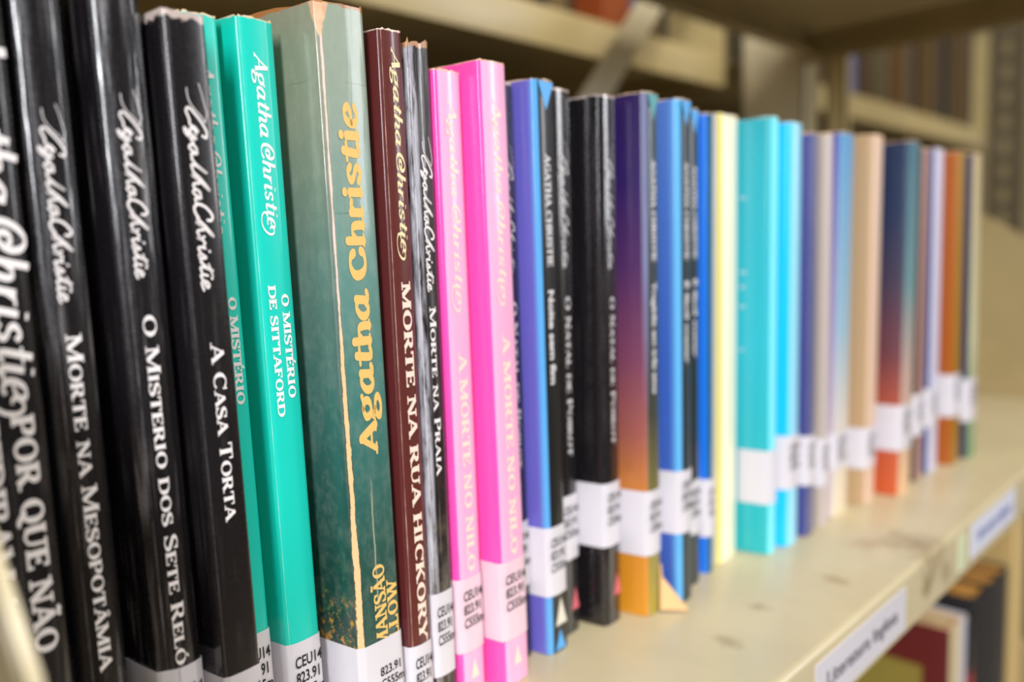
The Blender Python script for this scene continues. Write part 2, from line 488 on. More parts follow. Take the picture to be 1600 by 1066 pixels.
def sans_width(tx, bold=0.0):
    cu = bpy.data.curves.new('lettering', 'FONT'); cu.body = tx; cu.size = 1.0; cu.offset = bold
    ob = bpy.data.objects.new('lettering', cu); COL.objects.link(ob)
    dg = bpy.context.evaluated_depsgraph_get(); dg.update()
    w = ob.evaluated_get(dg).dimensions.x
    bpy.data.objects.remove(ob); bpy.data.curves.remove(cu)
    return w

# ------------------------------------------------------------------ the shelving
PAINT = paint_mat('cream_enamel', (206, 192, 156), amount=0.45, spots=(
    (0.357, 0.112, 0.0, 0.020, (120, 92, 56)), (0.347, 0.106, -0.012, 0.007, (112, 86, 52)), (0.30, 0.125, 0.0, 0.007, (150, 124, 86)),
    (0.372, 0.105, -0.014, 0.008, (150, 130, 95)), (0.23, 0.13, 0.0, 0.006, (150, 130, 95)), (0.345, 0.13, 0.0, 0.010, (168, 140, 98)), (0.26, 0.135, 0.0, 0.005, (150, 126, 88))))
PAINT_SHADED = paint_mat('shaded_cream_enamel', (196, 176, 124), amount=0.3)  # rear rack: the shelf paint with the dimmer light put into its colour
POST_SHADED = paint_mat('shaded_post_enamel', (104, 94, 72), amount=0.25)  # perforated post stands unlit; that shade is put into its colour

def shelf_profile(y0, y1, drop, t=0.0012, ret=0.012):
    """folded sheet: flat top, lips front and back, small return under each lip (y, z)"""
    r = 0.0026
    out = [(y1, -drop), (y1, -r), (y1 - r, 0.0)] + [(y0 + r - r * math.sin(R(a)), -r + r * math.cos(R(a))) for a in (0, 18, 36, 54, 72, 90)] + [(y0, -drop), (y0 + ret, -drop), (y0 + ret, -drop + t),
           (y0 + t, -drop + t), (y0 + t, -r), (y0 + r, -t), (y1 - t, -t), (y1 - t, -drop + t), (y1 - ret, -drop + t), (y1 - ret, -drop)]
    return out[::-1]

def shelf_board(parent, x0, x1, y0, y1, z, mat, drop=0.0235):
    bm = bmesh.new()
    prism(bm, [(a, b + z) for a, b in shelf_profile(y0, y1, drop)], x0, x1, 'x')
    return obj('shelf_board', bm, mat, parent)

BR_CURVE = [(.1057, .055), (.1062, .070), (.1095, .079), (.125, .0945), (.143, .112), (.161, .1275), (.178, .139), (.19, .146), (.21, .1535), (.24, .160), (.28, .163), (.338, .164)]
def bracket(parent, x, z, mat, side=1, low=-0.03, name='bracket', flange=0.004, curve=None, flip=None):
    bm = bmesh.new()
    c = curve or BR_CURVE
    if flip is not None:
        c = [(flip - a, b) for a, b in c][::-1]
    y0, y1 = c[0][0], c[-1][0]
    prism(bm, [(y0, low + z)] + [(a, b + z) for a, b in c] + [(y1, low + z)], x, x + 0.0012 * (1 if side > 0 else -1) if side > 0 else x, 'x') if False else \
        prism(bm, [(y0, low + z)] + [(a, b + z) for a, b in c] + [(y1, low + z)], x - (0.0012 if side > 0 else 0), x + (0 if side > 0 else 0.0012), 'x')
    lo = offset_line(c, 0.0012)
    strip = [(a, b + z) for a, b in c] + [(a, b + z) for a, b in lo[::-1]]
    prism(bm, strip, min(x, x + side * flange), max(x, x + side * flange), 'x')
    return obj(name, bm, mat, parent)

def upright(parent, x, y0, y1, z0, z1, mat, depth=0.03, slots=True):
    """C-shaped perforated steel post: web in the YZ plane pierced by rows of slots, two flanges"""
    bm = bmesh.new()
    t = 0.0016
    ym = (y0 + y1) / 2
    sw, sh, pitch = 0.014, 0.022, 0.042
    if slots:
        box(bm, x, x + t, y0, ym - sw / 2, z0, z1)
        box(bm, x, x + t, ym + sw / 2, y1, z0, z1)
        z = z0
        while z < z1:
            box(bm, x, x + t, ym - sw / 2, ym + sw / 2, z, min(z + pitch - sh, z1))
            z += pitch
    else:
        box(bm, x, x + t, y0, y1, z0, z1)
    box(bm, x, x + depth, y0, y0 + t, z0, z1)
    box(bm, x, x + depth, y1 - t, y1, z0, z1)
    return obj('upright_post', bm, mat, parent, smooth=False)

def strip_between(parent, name, a, b, width, y, mat, t=0.0016):
    bm = bmesh.new()
    dx, dz = b[0] - a[0], b[1] - a[1]
    L = math.hypot(dx, dz)
    nx, nz = -dz / L * width / 2, dx / L * width / 2
    prism(bm, [(a[0] + nx, a[1] + nz), (b[0] + nx, b[1] + nz), (b[0] - nx, b[1] - nz), (a[0] - nx, a[1] - nz)], y, y + t, 'y')
    return obj(name, bm, mat, parent, smooth=False)

FLOOR_Z, CEIL_Z = -1.05, 1.75
BRACKET_SHADED = paint_mat('dimmed_cream_enamel', (176, 156, 112), amount=0.2)  # cream paint dulled: light falling off along the row put into the colour
rack = thing('shelving_unit', 'cream steel library shelving holding the row of books', 'shelf', (0, 0, 0))
main_board = shelf_board(rack, -0.158, 0.738, 0.1057, 0.337, 0.0, PAINT)
shelf_board(rack, -0.158, 0.738, 0.1057, 0.337, 0.3195, PAINT)
shelf_board(rack, -0.158, 0.738, 0.1057, 0.337, -0.32, PAINT)
for z in (-0.32, 0.0, 0.3195):
    bracket(rack, 0.7405, z, BRACKET_SHADED, 1)
    bracket(rack, -0.1605, z, PAINT, -1)
upright(rack, 0.742, 0.340, 0.402, FLOOR_Z, CEIL_Z - .2, PAINT, 0.03, slots=False)
upright(rack, -0.19, 0.340, 0.402, FLOOR_Z, CEIL_Z - .2, PAINT, 0.03, slots=False)
strip_between(rack, 'cross_brace', (0.26, 0.0), (0.735, 0.515), 0.024, 0.375, PAINT)

# the cut-out divider plate just left of the first book
div = thing('shelf_divider', 'cream metal divider plate with a sloped edge left of the first black book', 'divider', (0, 0, 0))
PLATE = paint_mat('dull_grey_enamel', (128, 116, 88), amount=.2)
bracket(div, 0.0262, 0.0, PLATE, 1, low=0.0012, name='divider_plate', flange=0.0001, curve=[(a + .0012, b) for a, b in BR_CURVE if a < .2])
bm = bmesh.new()
ec = [(a, b) for a, b in BR_CURVE if a < .2]
prism(bm, ec + [(a + .0015, b - .0012) for a, b in ec[::-1]], 0.0259, 0.0275, 'x')
obj('edge_trim', bm, PAINT, div)
bm = bmesh.new(); box(bm, -0.05, 0.0275, 0.11, 0.198, 0.0001, 0.0011)
obj('foot_plate', bm, PAINT, div, smooth=False)

# paper labels on the front lip of the shelf
def lip_label(x0, x1, z0, z1, slanted=0.0, mat=STICKER, name='shelf_label'):
    bm = bmesh.new()
    prism(bm, [(x0 + slanted, z0), (x1, z0), (x1, z1), (x0, z1)], 0.1053, 0.1057, 'y')
    return obj(name, bm, mat, main_board, smooth=False)
la = lip_label(0.241, 0.3215, -0.0215, -0.0045)
lw = sans_width('Literatura Inglesa')
bm = sans_mesh(['Literatura Inglesa'], lambda gx, gy: (0.2485 + gx * 0.063 / lw, 0.1051, -0.0150 + gy * 0.0078), 0.01)
obj('label_text', bm, INK_GREY, main_board, smooth=False)
LILAC_LABEL = plain('bluish_label', (214, 216, 232), 0.4)
lip_label(0.407, 0.485, -0.0195, -0.0035, mat=LILAC_LABEL)
BLUE_INK = plain('blue_ink', (96, 116, 186), 0.5)
bm = sans_mesh(['Literatura Inglesa'], lambda gx, gy: (0.416 + gx * 0.06 / lw, 0.1051, -0.0135 + gy * 0.0078), 0.01)
obj('label_text', bm, BLUE_INK, main_board, smooth=False)
lip_label(0.388, 0.399, -0.020, -0.004, mat=plain('pale_green_label', (206, 212, 176), 0.5), name='label_remnant')

# ------------------------------------------------------------------ books
def outline(w, e, D, rho, L=0.010):
    """plan of a paperback's outside, back-left round the spine to back-right; returns points with u (distance from the left spine edge)"""
    def fil(p, c, q, ra, rb):
        """pressed edge between p-c and c-q: a narrow flat with eased ends"""
        a = (Vector(p) - Vector(c)); b = (Vector(q) - Vector(c))
        ra = min(ra, a.length * .6); rb = min(rb, b.length * .42)
        a.normalize(); b.normalize()
        A = Vector(c) + a * ra; B = Vector(c) + b * rb
        m = min(ra, rb) * .22
        return [tuple(v) for v in (A + a * m, A.lerp(B, .06), A.lerp(B, .3), A.lerp(B, .5), A.lerp(B, .7), A.lerp(B, .94), B + b * m)]
    pl, pr = (-e, L), (w + e, L)
    pts = [(-e, D), (-e, D * .5), (-e, L * 1.6), (-e * .94, L * 1.05), (-e * .6, L * .6)] + fil(pl, (0, 0), (w, 0), rho * .62, rho)
    pts += [(w * f, -0.0002) for f in (.4, .5, .6)]
    pts += fil((0, 0), (w, 0), pr, rho * .55, rho * .20) + [(w + e * .6, L * .6), (w + e * .94, L * 1.05), (w + e, L * 1.6), (w + e, D * .5), (w + e, D)]
    i0 = 8
    us = [0.0] * len(pts)
    for i in range(i0 + 1, len(pts)):
        us[i] = us[i - 1] + math.dist(pts[i], pts[i - 1])
    for i in range(i0 - 1, -1, -1):
        us[i] = us[i + 1] - math.dist(pts[i], pts[i + 1])
    return pts, us

def sweep_shell(pts, us, z0, z1, K, H, t, rings, out=0.0, jag=0.0, rnd=None, tops=None):
    """sheet of thickness t following pts, with a print UV"""
    outer = offset_line(pts, out) if out else pts
    inner = offset_line(pts, -t)
    bm = bmesh.new()
    uvl = bm.loops.layers.uv.new('print')
    n = len(pts)
    g = {}
    for s, line in ((0, outer), (1, inner)):
        for j in range(rings + 1):
            for i in range(n):
                z = z0 + (z1 - z0) * j / rings
                if j == rings and jag:
                    z += jag[i]
                g[s, j, i] = bm.verts.new((line[i][0] + K * z, line[i][1], z))
    meta = {}
    for (s, j, i), v in g.items():
        meta[v] = (us[i] * 1000.0, v.co.z / H)
    F = []
    for j in range(rings):
        for i in range(n - 1):
            F.append(bm.faces.new((g[0, j, i], g[0, j, i + 1], g[0, j + 1, i + 1], g[0, j + 1, i])))
            F.append(bm.faces.new((g[1, j, i + 1], g[1, j, i], g[1, j + 1, i], g[1, j + 1, i + 1])))
        F.append(bm.faces.new((g[0, j + 1, 0], g[1, j + 1, 0], g[1, j, 0], g[0, j, 0])))
        F.append(bm.faces.new((g[0, j, n - 1], g[1, j, n - 1], g[1, j + 1, n - 1], g[0, j + 1, n - 1])))
    for i in range(n - 1):
        F.append(bm.faces.new((g[0, rings, i], g[0, rings, i + 1], g[1, rings, i + 1], g[1, rings, i])))
        F.append(bm.faces.new((g[0, 0, i + 1], g[0, 0, i], g[1, 0, i], g[1, 0, i + 1])))
    for f in bm.faces:
        for l in f.loops:
            l[uvl].uv = meta[l.vert]
    bmesh.ops.recalc_face_normals(bm, faces=bm.faces[:])
    return bm

class Book:
    def __init__(self, spec, label, mat, D=0.107, rho=0.0014, pages=PAGES, tcard=0.0004, jag=0.0003, zbase=0.0, name='paperback_book', group='paperbacks on the shelf', cat='book', L=0.010):
        x, y, psi, w, e, K, H = spec
        self.w, self.e, self.K, self.H, self.D, self.rho = w / 1000, e / 1000, K, H / 1000, D, rho
        self.root = thing(name, label, cat, (x / 1000, y / 1000, zbase), R(psi), group)
        self.pts, self.us = outline(self.w, self.e, D, rho, L)
        rnd = random.Random(int(x * 10))
        j = [rnd.uniform(-1, 1) * jag for _ in self.pts]
        z0 = 0.0002
        self.cover = obj('cover', sweep_shell(self.pts, self.us, z0, self.H, K, self.H, tcard, 12, jag=j), mat, self.root, ang=50)
        self.cover['spine_mm'] = w
        bm = bmesh.new()
        a, W, E = tcard + 0.0002, self.w, self.e
        prism(bm, [(-E + a, D - .002), (-E + a, L * 1.6), (a + .0002, a + .0010), (W - a - .0002, a + .0010), (W + E - a, L * 1.6), (W + E - a, D - .002)],
              z0 + .001, self.H - .0016, 'z', K)
        obj('page_block', bm, pages, self.root, smooth=False)
    def at(self, u, z, y=-0.00027):
        return (u + self.K * z, y, z)
    def text(self, kind, s, font, z0, z1, ub, h, ink, up=False, slant=0.0, small=0.8, track=0.0, caps=False):
        """line of lettering along the spine between heights z0 (start) and z1 (end), mm; ub = baseline, h = cap height, mm"""
        adv, st = layout(s, font, small, track)
        z0, z1, ub, h = z0 / 1000, z1 / 1000, ub / 1000, h / 1000
        sx = abs(z1 - z0) / adv
        if up:
            pl = lambda gx, gy: self.at(ub - gy * h, z0 + gx * sx)
        else:
            pl = lambda gx, gy: self.at(ub + gy * h, z0 - gx * sx)
        return obj(kind, strokes_mesh(adv, st, pl, slant, caps), ink, self.cover, smooth=False)
    def sans(self, kind, s, z0, z1, ub, h, ink, bold=0.0):
        w = sans_width(s, bold)
        z0, z1, ub, h = z0 / 1000, z1 / 1000, ub / 1000, h / 1000
        sx = abs(z1 - z0) / w
        return obj(kind, sans_mesh([s], lambda gx, gy: self.at(ub + gy * h / .72, z0 - gx * sx), bold), ink, self.cover, smooth=False)
    def tri(self, kind, u0, u1, za, zb, mat, tip='down'):
        um = (u0 + u1) / 2
        p = [(u0, za), (u1, za), (um, zb)]
        bm = bmesh.new()
        bm.faces.new([bm.verts.new(self.at(a / 1000, b / 1000, -0.00026)) for a, b in p])
        bmesh.ops.recalc_face_normals(bm, faces=bm.faces[:])
        return obj(kind, bm, mat, self.cover, smooth=False)
    def label(self, zt, zb, call=True, mat=None, left=14, right=8, tilt=0.0, lines=('CEU14', '823.91', 'C555m'), ink=None, fit=0.86, size=2.9, shift=0.0):
        """library call-number sticker wrapped round the spine; zt, zb in mm"""
        i0 = [i for i, u in enumerate(self.us) if u * 1000 >= -left and u * 1000 <= self.w * 1000 + right]
        # cut the outline exactly at the ends of the sticker
        def cut(uu):
            for i in range(len(self.us) - 1):
                if self.us[i] <= uu <= self.us[i + 1]:
                    f = (uu - self.us[i]) / (self.us[i + 1] - self.us[i])
                    return tuple(self.pts[i][k] + (self.pts[i + 1][k] - self.pts[i][k]) * f for k in (0, 1))
        pts = [cut(-left / 1000)] + [self.pts[i] for i in i0] + [cut(self.w + right / 1000)]
        us = [-left / 1000] + [self.us[i] for i in i0] + [self.w + right / 1000]
        st = obj('spine_label', sweep_shell(offset_line(pts, 0.0003), us, zb / 1000, zt / 1000, self.K, self.H, 0.0001, 2), mat or STICKER, self.root, ang=50)
        if call:
            H = zt - zb
            wd = max(sans_width(s) for s in lines)
            sx = min(self.w * 1000 * fit / wd, size * 1.25)
            u0 = (self.w * 1000 - sx * wd) / 2 + shift
            ztop = zt - H * .17 - size * .4
            bm = sans_mesh(list(lines), lambda gx, gy: self.at((u0 + gx * sx) / 1000, (ztop - size * .5 + gy * size / .72) / 1000, -0.00064), 0.016, 1.0)
            obj('call_number', bm, ink or INK, st, smooth=False)
        return st

# x, y (mm, left spine edge on the shelf), turn (deg), spine width, swell, lean, height (mm)
SP = {
 'porque': (32.8, 168.1, 5.1, 15.5, 1.00, -0.0103, 181.5), 'meso': (50.9, 169.8, 5.2, 8.0, 1.05, -0.0123, 184.0),
 'sete': (64.2, 165.8, 5.2, 8.7, 0.85, -0.0166, 182.0), 'casa': (75.8, 162.4, 5.3, 8.5, 0.75, -0.0180, 178.3),
 'tealthin': (85.3, 174.7, 5.3, 8.3, 0.92, -0.0197, 182.4), 'teal': (96.6, 172.4, 5.3, 9.1, 1.09, -0.0180, 183.0),
 'green': (111.8, 165.1, 5.4, 13.9, 1.11, -0.0143, 188.0), 'maroon': (128.5, 166.1, 5.3, 7.2, 1.05, -0.0050, 184.7),
 'praia': (138.0, 167.7, 5.3, 7.2, 1.02, -0.0017, 183.6), 'pink1': (148.4, 168.4, 5.2, 9.2, 1.02, -0.0055, 178.0),
 'pink2': (161.6, 164.4, 5.2, 10.7, 0.70, -0.0105, 181.4), 'thinblk': (173.3, 172.3, 5.2, 9.0, 0.60, -0.0067, 178.6),
 'noite': (184.9, 167.3, 5.3, 9.2, 0.85, -0.0012, 180.0), 'natal1': (197.1, 172.3, 5.3, 9.1, 1.13, 0.0098, 179.6),
 'natal2': (212.3, 166.1, 5.5, 9.3, 1.15, 0.0148, 178.4), 'purple': (227.7, 159.5, 5.4, 8.9, 1.16, 0.0144, 180.1),
 'blue': (244.0, 156.8, 5.3, 8.9, 1.19, 0.0124, 179.3), 'bluedk': (258.9, 162.5, 5.0, 8.3, 1.20, 0.0130, 178.4),
 'brightblue': (274.3, 163.9, 4.7, 4.8, 1.21, 0.0155, 178.2), 'cream': (285.4, 165.4, 4.3, 15.6, 1.16, 0.0191, 179.6),
 'cyan1': (307.0, 154.9, 4.3, 7.8, 1.13, 0.0187, 178.8), 'cyan2': (320.2, 152.9, 4.1, 11.6, 1.14, 0.0210, 177.6),
 'indigo': (337.4, 152.4, 3.4, 8.2, 1.18, 0.0202, 174.8), 'greyish': (352.6, 152.7, 2.5, 8.3, 1.24, 0.0200, 175.8),
 'violet2': (369.0, 153.9, 1.3, 16.7, 1.34, 0.0242, 177.8), 'tan': (396.7, 150.0, 1.5, 13.6, 1.41, 0.0323, 178.5),
 'brick': (421.0, 142.6, 0.3, 16.9, 1.38, 0.0409, 176.7), 'blackfar': (450.9, 144.5, 1.2, 11.3, 1.32, 0.0200, 174.5),
 'lilac': (472.5, 144.8, 0.9, 15.7, 1.26, 0.0051, 176.4), 'orange': (497.7, 140.1, 0.9, 15.3, 1.18, -0.0120, 175.4),
 'navylast': (518.1, 137.6, 0.3, 15.5, 1.06, -0.0120, 175.5),
}
BLACK = (24, 21, 24)
AC = 'Agatha Christie'
SIGN = 'AgaTha Christie'
def black_cover(n, seed, corner=0.10, film=1.0, scuff=0.35, top=0.6):
    return cover_mat(n, BLACK, rough=0.26, coat=0.85, spec=0.5, corner=corner, corner_col=(120, 116, 120), film=film, scuff=scuff, top=top, top_col=(196, 180, 172), seed=seed)

# 1 black with big white slab title
b = Book(SP['porque'], 'black paperback with large white slab title, first beside the metal divider', black_cover('black_print_first', 1.0, 0.05, 0.3, 0.1), rho=0.0026)
b.text('author_lettering', 'Agatha ChristiE', FONT_SWASH, 172, 101, 8.8, 8.2, WHITE_INK, slant=.18)
b.text('title_lettering', 'POR QUE NÃO', FONT_SLAB, 102, 56, 9.6, 3.9, WHITE_INK)
b.text('title_lettering', 'PEDIRAM A EVANS', FONT_SLAB, 102, 42, 3.6, 3.9, WHITE_INK)
# 2
b = Book(SP['meso'], 'black paperback with white signature and title Morte na Mesopotâmia', black_cover('black_print_mesopotamia', 2.0), rho=0.0032)
b.text('author_lettering', SIGN, FONT_SIGN, 155, 122, 2.1, 4.9, WHITE_INK, caps=True)
b.text('title_lettering', 'Morte na Mesopotâmia', FONT_ROMAN, 116, 48, 2.6, 2.9, WHITE_INK)
# 3
b = Book(SP['sete'], 'black paperback with white signature and title about seven clocks, O Misterio dos Sete', black_cover('black_print_clocks', 3.0), rho=0.0032)
b.text('author_lettering', SIGN, FONT_SIGN, 158.5, 126, 2.4, 4.9, WHITE_INK, caps=True)
b.text('title_lettering', 'O Misterio dos Sete Reló', FONT_ROMAN, 119, 45, 2.9, 2.7, WHITE_INK)
b.label(44.5, 20, right=9)
# 4
b = Book(SP['casa'], 'black paperback with white signature and title A Casa Torta, against the turquoise pair',
         black_cover('black_print_house', 4.0, 0.05, 0.12, 0.06, 1.8), rho=0.0011)
b.text('author_lettering', SIGN, FONT_SIGN, 160, 123, 2.6, 5.2, WHITE_INK, caps=True)
b.text('title_lettering', 'A Casa Torta', FONT_ROMAN, 112, 74, 3.3, 2.9, WHITE_INK)
b.label(40, 18, right=9)
# 5, 6 turquoise
TEAL = (24, 208, 190)
tealm = cover_mat('turquoise_print', TEAL, (14, 198, 178), rough=0.34, coat=0.4, corner=0.05, corner_col=(200, 238, 225), top=0.35, top_col=(236, 205, 170), seed=6.0)  # spine lighter than side: glare put into the colour
b = Book(SP['tealthin'], 'turquoise paperback half hidden behind the black A Casa Torta book', tealm)
b.text('author_lettering', 'Agatha ChristiE', FONT_SWASH, 172, 133, 3.2, 3.9, WHITE_INK, slant=.18)
b.text('title_lettering', 'O MISTÉRIO', FONT_SLAB, 121, 96, 5.0, 2.0, WHITE_INK)
b.text('title_lettering', 'DE SITTAFORD', FONT_SLAB, 123, 92, 1.9, 2.0, WHITE_INK)
b.label(41, 18, right=9)
b = Book(SP['teal'], 'turquoise paperback titled O Mistério de Sittaford, beside the worn green book', tealm)
b.text('author_lettering', 'Agatha ChristiE', FONT_SWASH, 175, 134, 3.4, 4.2, WHITE_INK, slant=.18)
b.text('title_lettering', 'O MISTÉRIO', FONT_SLAB, 121, 96, 5.6, 2.0, WHITE_INK)
b.text('title_lettering', 'DE SITTAFORD', FONT_SLAB, 123, 92, 2.2, 2.0, WHITE_INK)
b.label(36, 14, right=9, shift=.4)
# 7 worn green
def foliage(k, c, u, v, oc):
    n1 = k.noise(oc, 420, 5, 0.7, 31.0)
    n2 = k.noise(oc, 480, 5, 0.7, 41.0)
    low = k.math('MULTIPLY', k.step(v, 0.30, 0.19), k.step(u, -0.6, -2.0))
    c = k.mix(k.math('MULTIPLY', low, k.step(n1, 0.56, 0.62)), c, lin((84, 118, 62)))
    low2 = k.math('MULTIPLY', k.step(v, 0.245, 0.20), k.step(u, -0.6, -2.0))
    c = k.mix(k.math('MULTIPLY', low2, k.step(n2, 0.53, 0.60)), c, lin((196, 140, 52)))
    # long torn scratch beside the title
    d = k.math('ABSOLUTE', k.math('ADD', k.math('SUBTRACT', u, 6.1), k.math('MULTIPLY', k.math('SUBTRACT', k.noise(k.stretch(oc, (0, 0, 1)), 120, 3, 0.6, 51.0), 0.5), 1.2)))
    s = k.math('MULTIPLY', k.step(d, 0.30, 0.12), k.math('MULTIPLY', k.step(v, 0.20, 0.23), k.step(v, 0.40, 0.36)))
    c = k.mix(k.math('MULTIPLY', s, 0.8), c, lin((176, 176, 150)))
    # horizontal cracks
    z = k.math('ADD', k.math('MULTIPLY', v, 188), k.math('MULTIPLY', k.noise(oc, 90, 3, 0.6, 61.0), 1.4))
    for zz in (158.0, 139.5, 170.0):
        q = k.step(k.math('ABSOLUTE', k.math('SUBTRACT', z, zz + .7)), 0.16, 0.05)
        c = k.mix(k.math('MULTIPLY', q, k.math('MULTIPLY', k.step(k.noise(oc, 60, 2, .5, zz), .45, .6), 0.6)), c, lin((52, 62, 52)))
    # paper laid bare along the spine edge, wide low down and thin above, and a bare patch at the head
    wdt = k.math('MULTIPLY', k.step(v, 0.62, 0.22), 0.55)
    wdt = k.math('ADD', wdt, 0.28)
    wn = k.noise(k.stretch(oc, (1, 1, .3)), 330, 6, 0.75, 71.0)
    wdt = k.math('MULTIPLY', wdt, k.math('MULTIPLY', k.math('SUBTRACT', wn, .24), 3.9))
    au = k.math('ABSOLUTE', k.math('SUBTRACT', u, 0.25))
    c = k.mix(k.math('MULTIPLY', k.step(k.math('SUBTRACT', wdt, au), -0.26, -0.10), 0.7), c, k.mix(k.step(v, .5, .7), lin((92, 70, 46)), lin((150, 132, 108))))
    m = k.step(k.math('SUBTRACT', wdt, au), -0.02, 0.10)
    c = k.mix(m, c, k.mix(k.step(v, 0.56, 0.64), lin((228, 196, 146)), lin((222, 206, 196))))
    hd = k.math('SUBTRACT', k.math('MULTIPLY', k.math('SUBTRACT', v, 0.952), 60.0), k.math('ABSOLUTE', u))
    hd = k.math('ADD', hd, k.math('MULTIPLY', k.math('SUBTRACT', k.noise(oc, 280, 5, .7, 81.0), .5), 2.4))
    return k.mix(k.step(hd, -.1, .2), c, k.mix(k.noise(oc, 300, 4, .6, 91.0), lin((196, 118, 66)), lin((244, 222, 190))))
greenm = cover_mat('worn_green_print', [(0.0, (24, 62, 54)), (0.28, (30, 80, 72)), (0.48, (58, 118, 112)), (0.68, (98, 144, 136)), (0.86, (142, 160, 146)), (1.0, (150, 164, 146))],
                   [(0.0, (20, 48, 42)), (0.28, (26, 66, 58)), (0.48, (52, 98, 92)), (0.68, (96, 122, 112)), (0.86, (134, 140, 120)), (1.0, (142, 146, 124))],
                   rough=0.42, coat=0.55, top=0.9, top_col=(176, 116, 66), seed=12.0, extra=foliage, mottled=0.12, film=0.18)
b = Book(SP['green'], 'thick worn green paperback with ochre author lettering and a torn pale spine edge', greenm, rho=0.0016, L=0.013, jag=0.0008)
b.text('author_lettering', AC, FONT_FAT, 80.5, 165.5, 9.7, 6.7, GOLD_INK, up=True, caps=True)
b.text('title_lettering', 'A MANSÃO', FONT_SLAB, 24, 51.5, 9.2, 3.8, GOLD_INK, up=True)
b.text('title_lettering', 'HOLLOW', FONT_SLAB, 22, 46, 13.0, 3.3, GOLD_INK, up=True)
b.label(31.5, 8, right=12, lines=(' ', '823.91', 'C555m'), fit=.56, shift=2.6, size=2.4)
# 8 maroon
b = Book(SP['maroon'], 'dark maroon paperback titled Morte na Rua Hickory in cream letters',
         cover_mat('maroon_print', (94, 40, 36), (92, 34, 34), rough=0.36, coat=0.5, corner=0.075, corner_col=(214, 188, 172), top=0.5, top_col=(240, 214, 196), seed=15.0, film=0.12), rho=0.0016)
b.text('author_lettering', 'Agatha ChristiE', FONT_SWASH, 180, 127, 3.2, 3.5, CREAM_INK, slant=.18)
b.text('title_lettering', 'MORTE NA RUA HICKORY', FONT_SLAB, 122, 26, 2.7, 3.0, PALE_INK)
b.label(25, 4, right=9)
# 9 worn black praia
def rubbed(k, c, u, v, oc):
    n1 = k.noise(k.stretch(oc, (1, 1, 0.12)), 430, 6, 0.7, 5.0)
    m = k.math('MULTIPLY', k.step(u, 2.0, 1.2), k.step(n1, 0.40, 0.56))
    c = k.mix(k.math('MULTIPLY', m, 0.85), c, lin((196, 194, 204)))
    n2 = k.noise(oc, 160, 5, .7, 9.0)
    return k.mix(k.math('MULTIPLY', k.step(v, 0.40, 0.25), k.math('MULTIPLY', k.step(n2, .45, .65), .35)), c, lin((140, 125, 100)))
b = Book(SP['praia'], 'scuffed black paperback titled Morte na Praia between maroon and pink books',
         cover_mat('scuffed_black_print', BLACK, rough=0.34, coat=0.7, corner=0.16, corner_col=(206, 204, 212), right=0.13, top=1.5, top_col=(186, 140, 104), film=0.5, scuff=0.3, seed=18.0, extra=rubbed), rho=0.0012, jag=0.001)
b.text('author_lettering', SIGN, FONT_SIGN, 155, 119, 2.8, 4.4, WHITE_INK, caps=True)
b.text('title_lettering', 'Morte na Praia', FONT_ROMAN, 115, 69, 3.1, 2.3, WHITE_INK)
b.label(36, 12, right=9, lines=('CEU14', '823.91', 'C555m'))
# 10, 11 pink
for key, lab, sd in (('pink1', 'narrower pink paperback with folded top corner beside the scuffed black book', 21.0), ('pink2', 'wider pink paperback with magenta side, standing right of the narrower pink one', 24.0)):
    pm = cover_mat('pink_print_' + ('narrow' if key == 'pink1' else 'wide'), (255, 178, 216), (255, 84, 182), rough=0.3, coat=0.5, corner=0.05, corner_col=(255, 214, 232), top=0.4, top_col=(238, 190, 150), seed=sd)  # glare on the spine put into its paler colour
    b = Book(SP[key], lab, pm, rho=0.0018)
    uo = 3.4 if key == 'pink1' else 4.2
    z = (170, 112, 101, 38) if key == 'pink1' else (171, 113, 105, 40)
    b.text('author_lettering', 'Agatha ChristiE', FONT_SWASH, z[0], z[1], uo, 4.2, PALE_INK, slant=.18)
    b.text('title_lettering', 'A MORTE NO NILO', FONT_SLAB, z[2], z[3], uo, 3.2, PALE_INK)
    b.label(36.5 if key == 'pink1' else 38.5, 14.5, right=9, mat=STICKER_PINK)
    b.tri('triangle_emblem', uo - .6, uo + 3.0, 6, 12, PALE_INK)
# 12 hidden black
b = Book(SP['thinblk'], 'black paperback recessed between the wide pink book and the violet one', black_cover('black_print_recessed', 27.0, 0.05, 0.2, 0.1))
b.text('author_lettering', SIGN, FONT_SIGN, 156, 122, 4.2, 4.2, SILVER_INK, caps=True)
b.text('title_lettering', 'O Natal de Poirot', FONT_ROMAN, 114, 62, 4.6, 2.4, SILVER_INK)
b.label(45, 24, right=9)
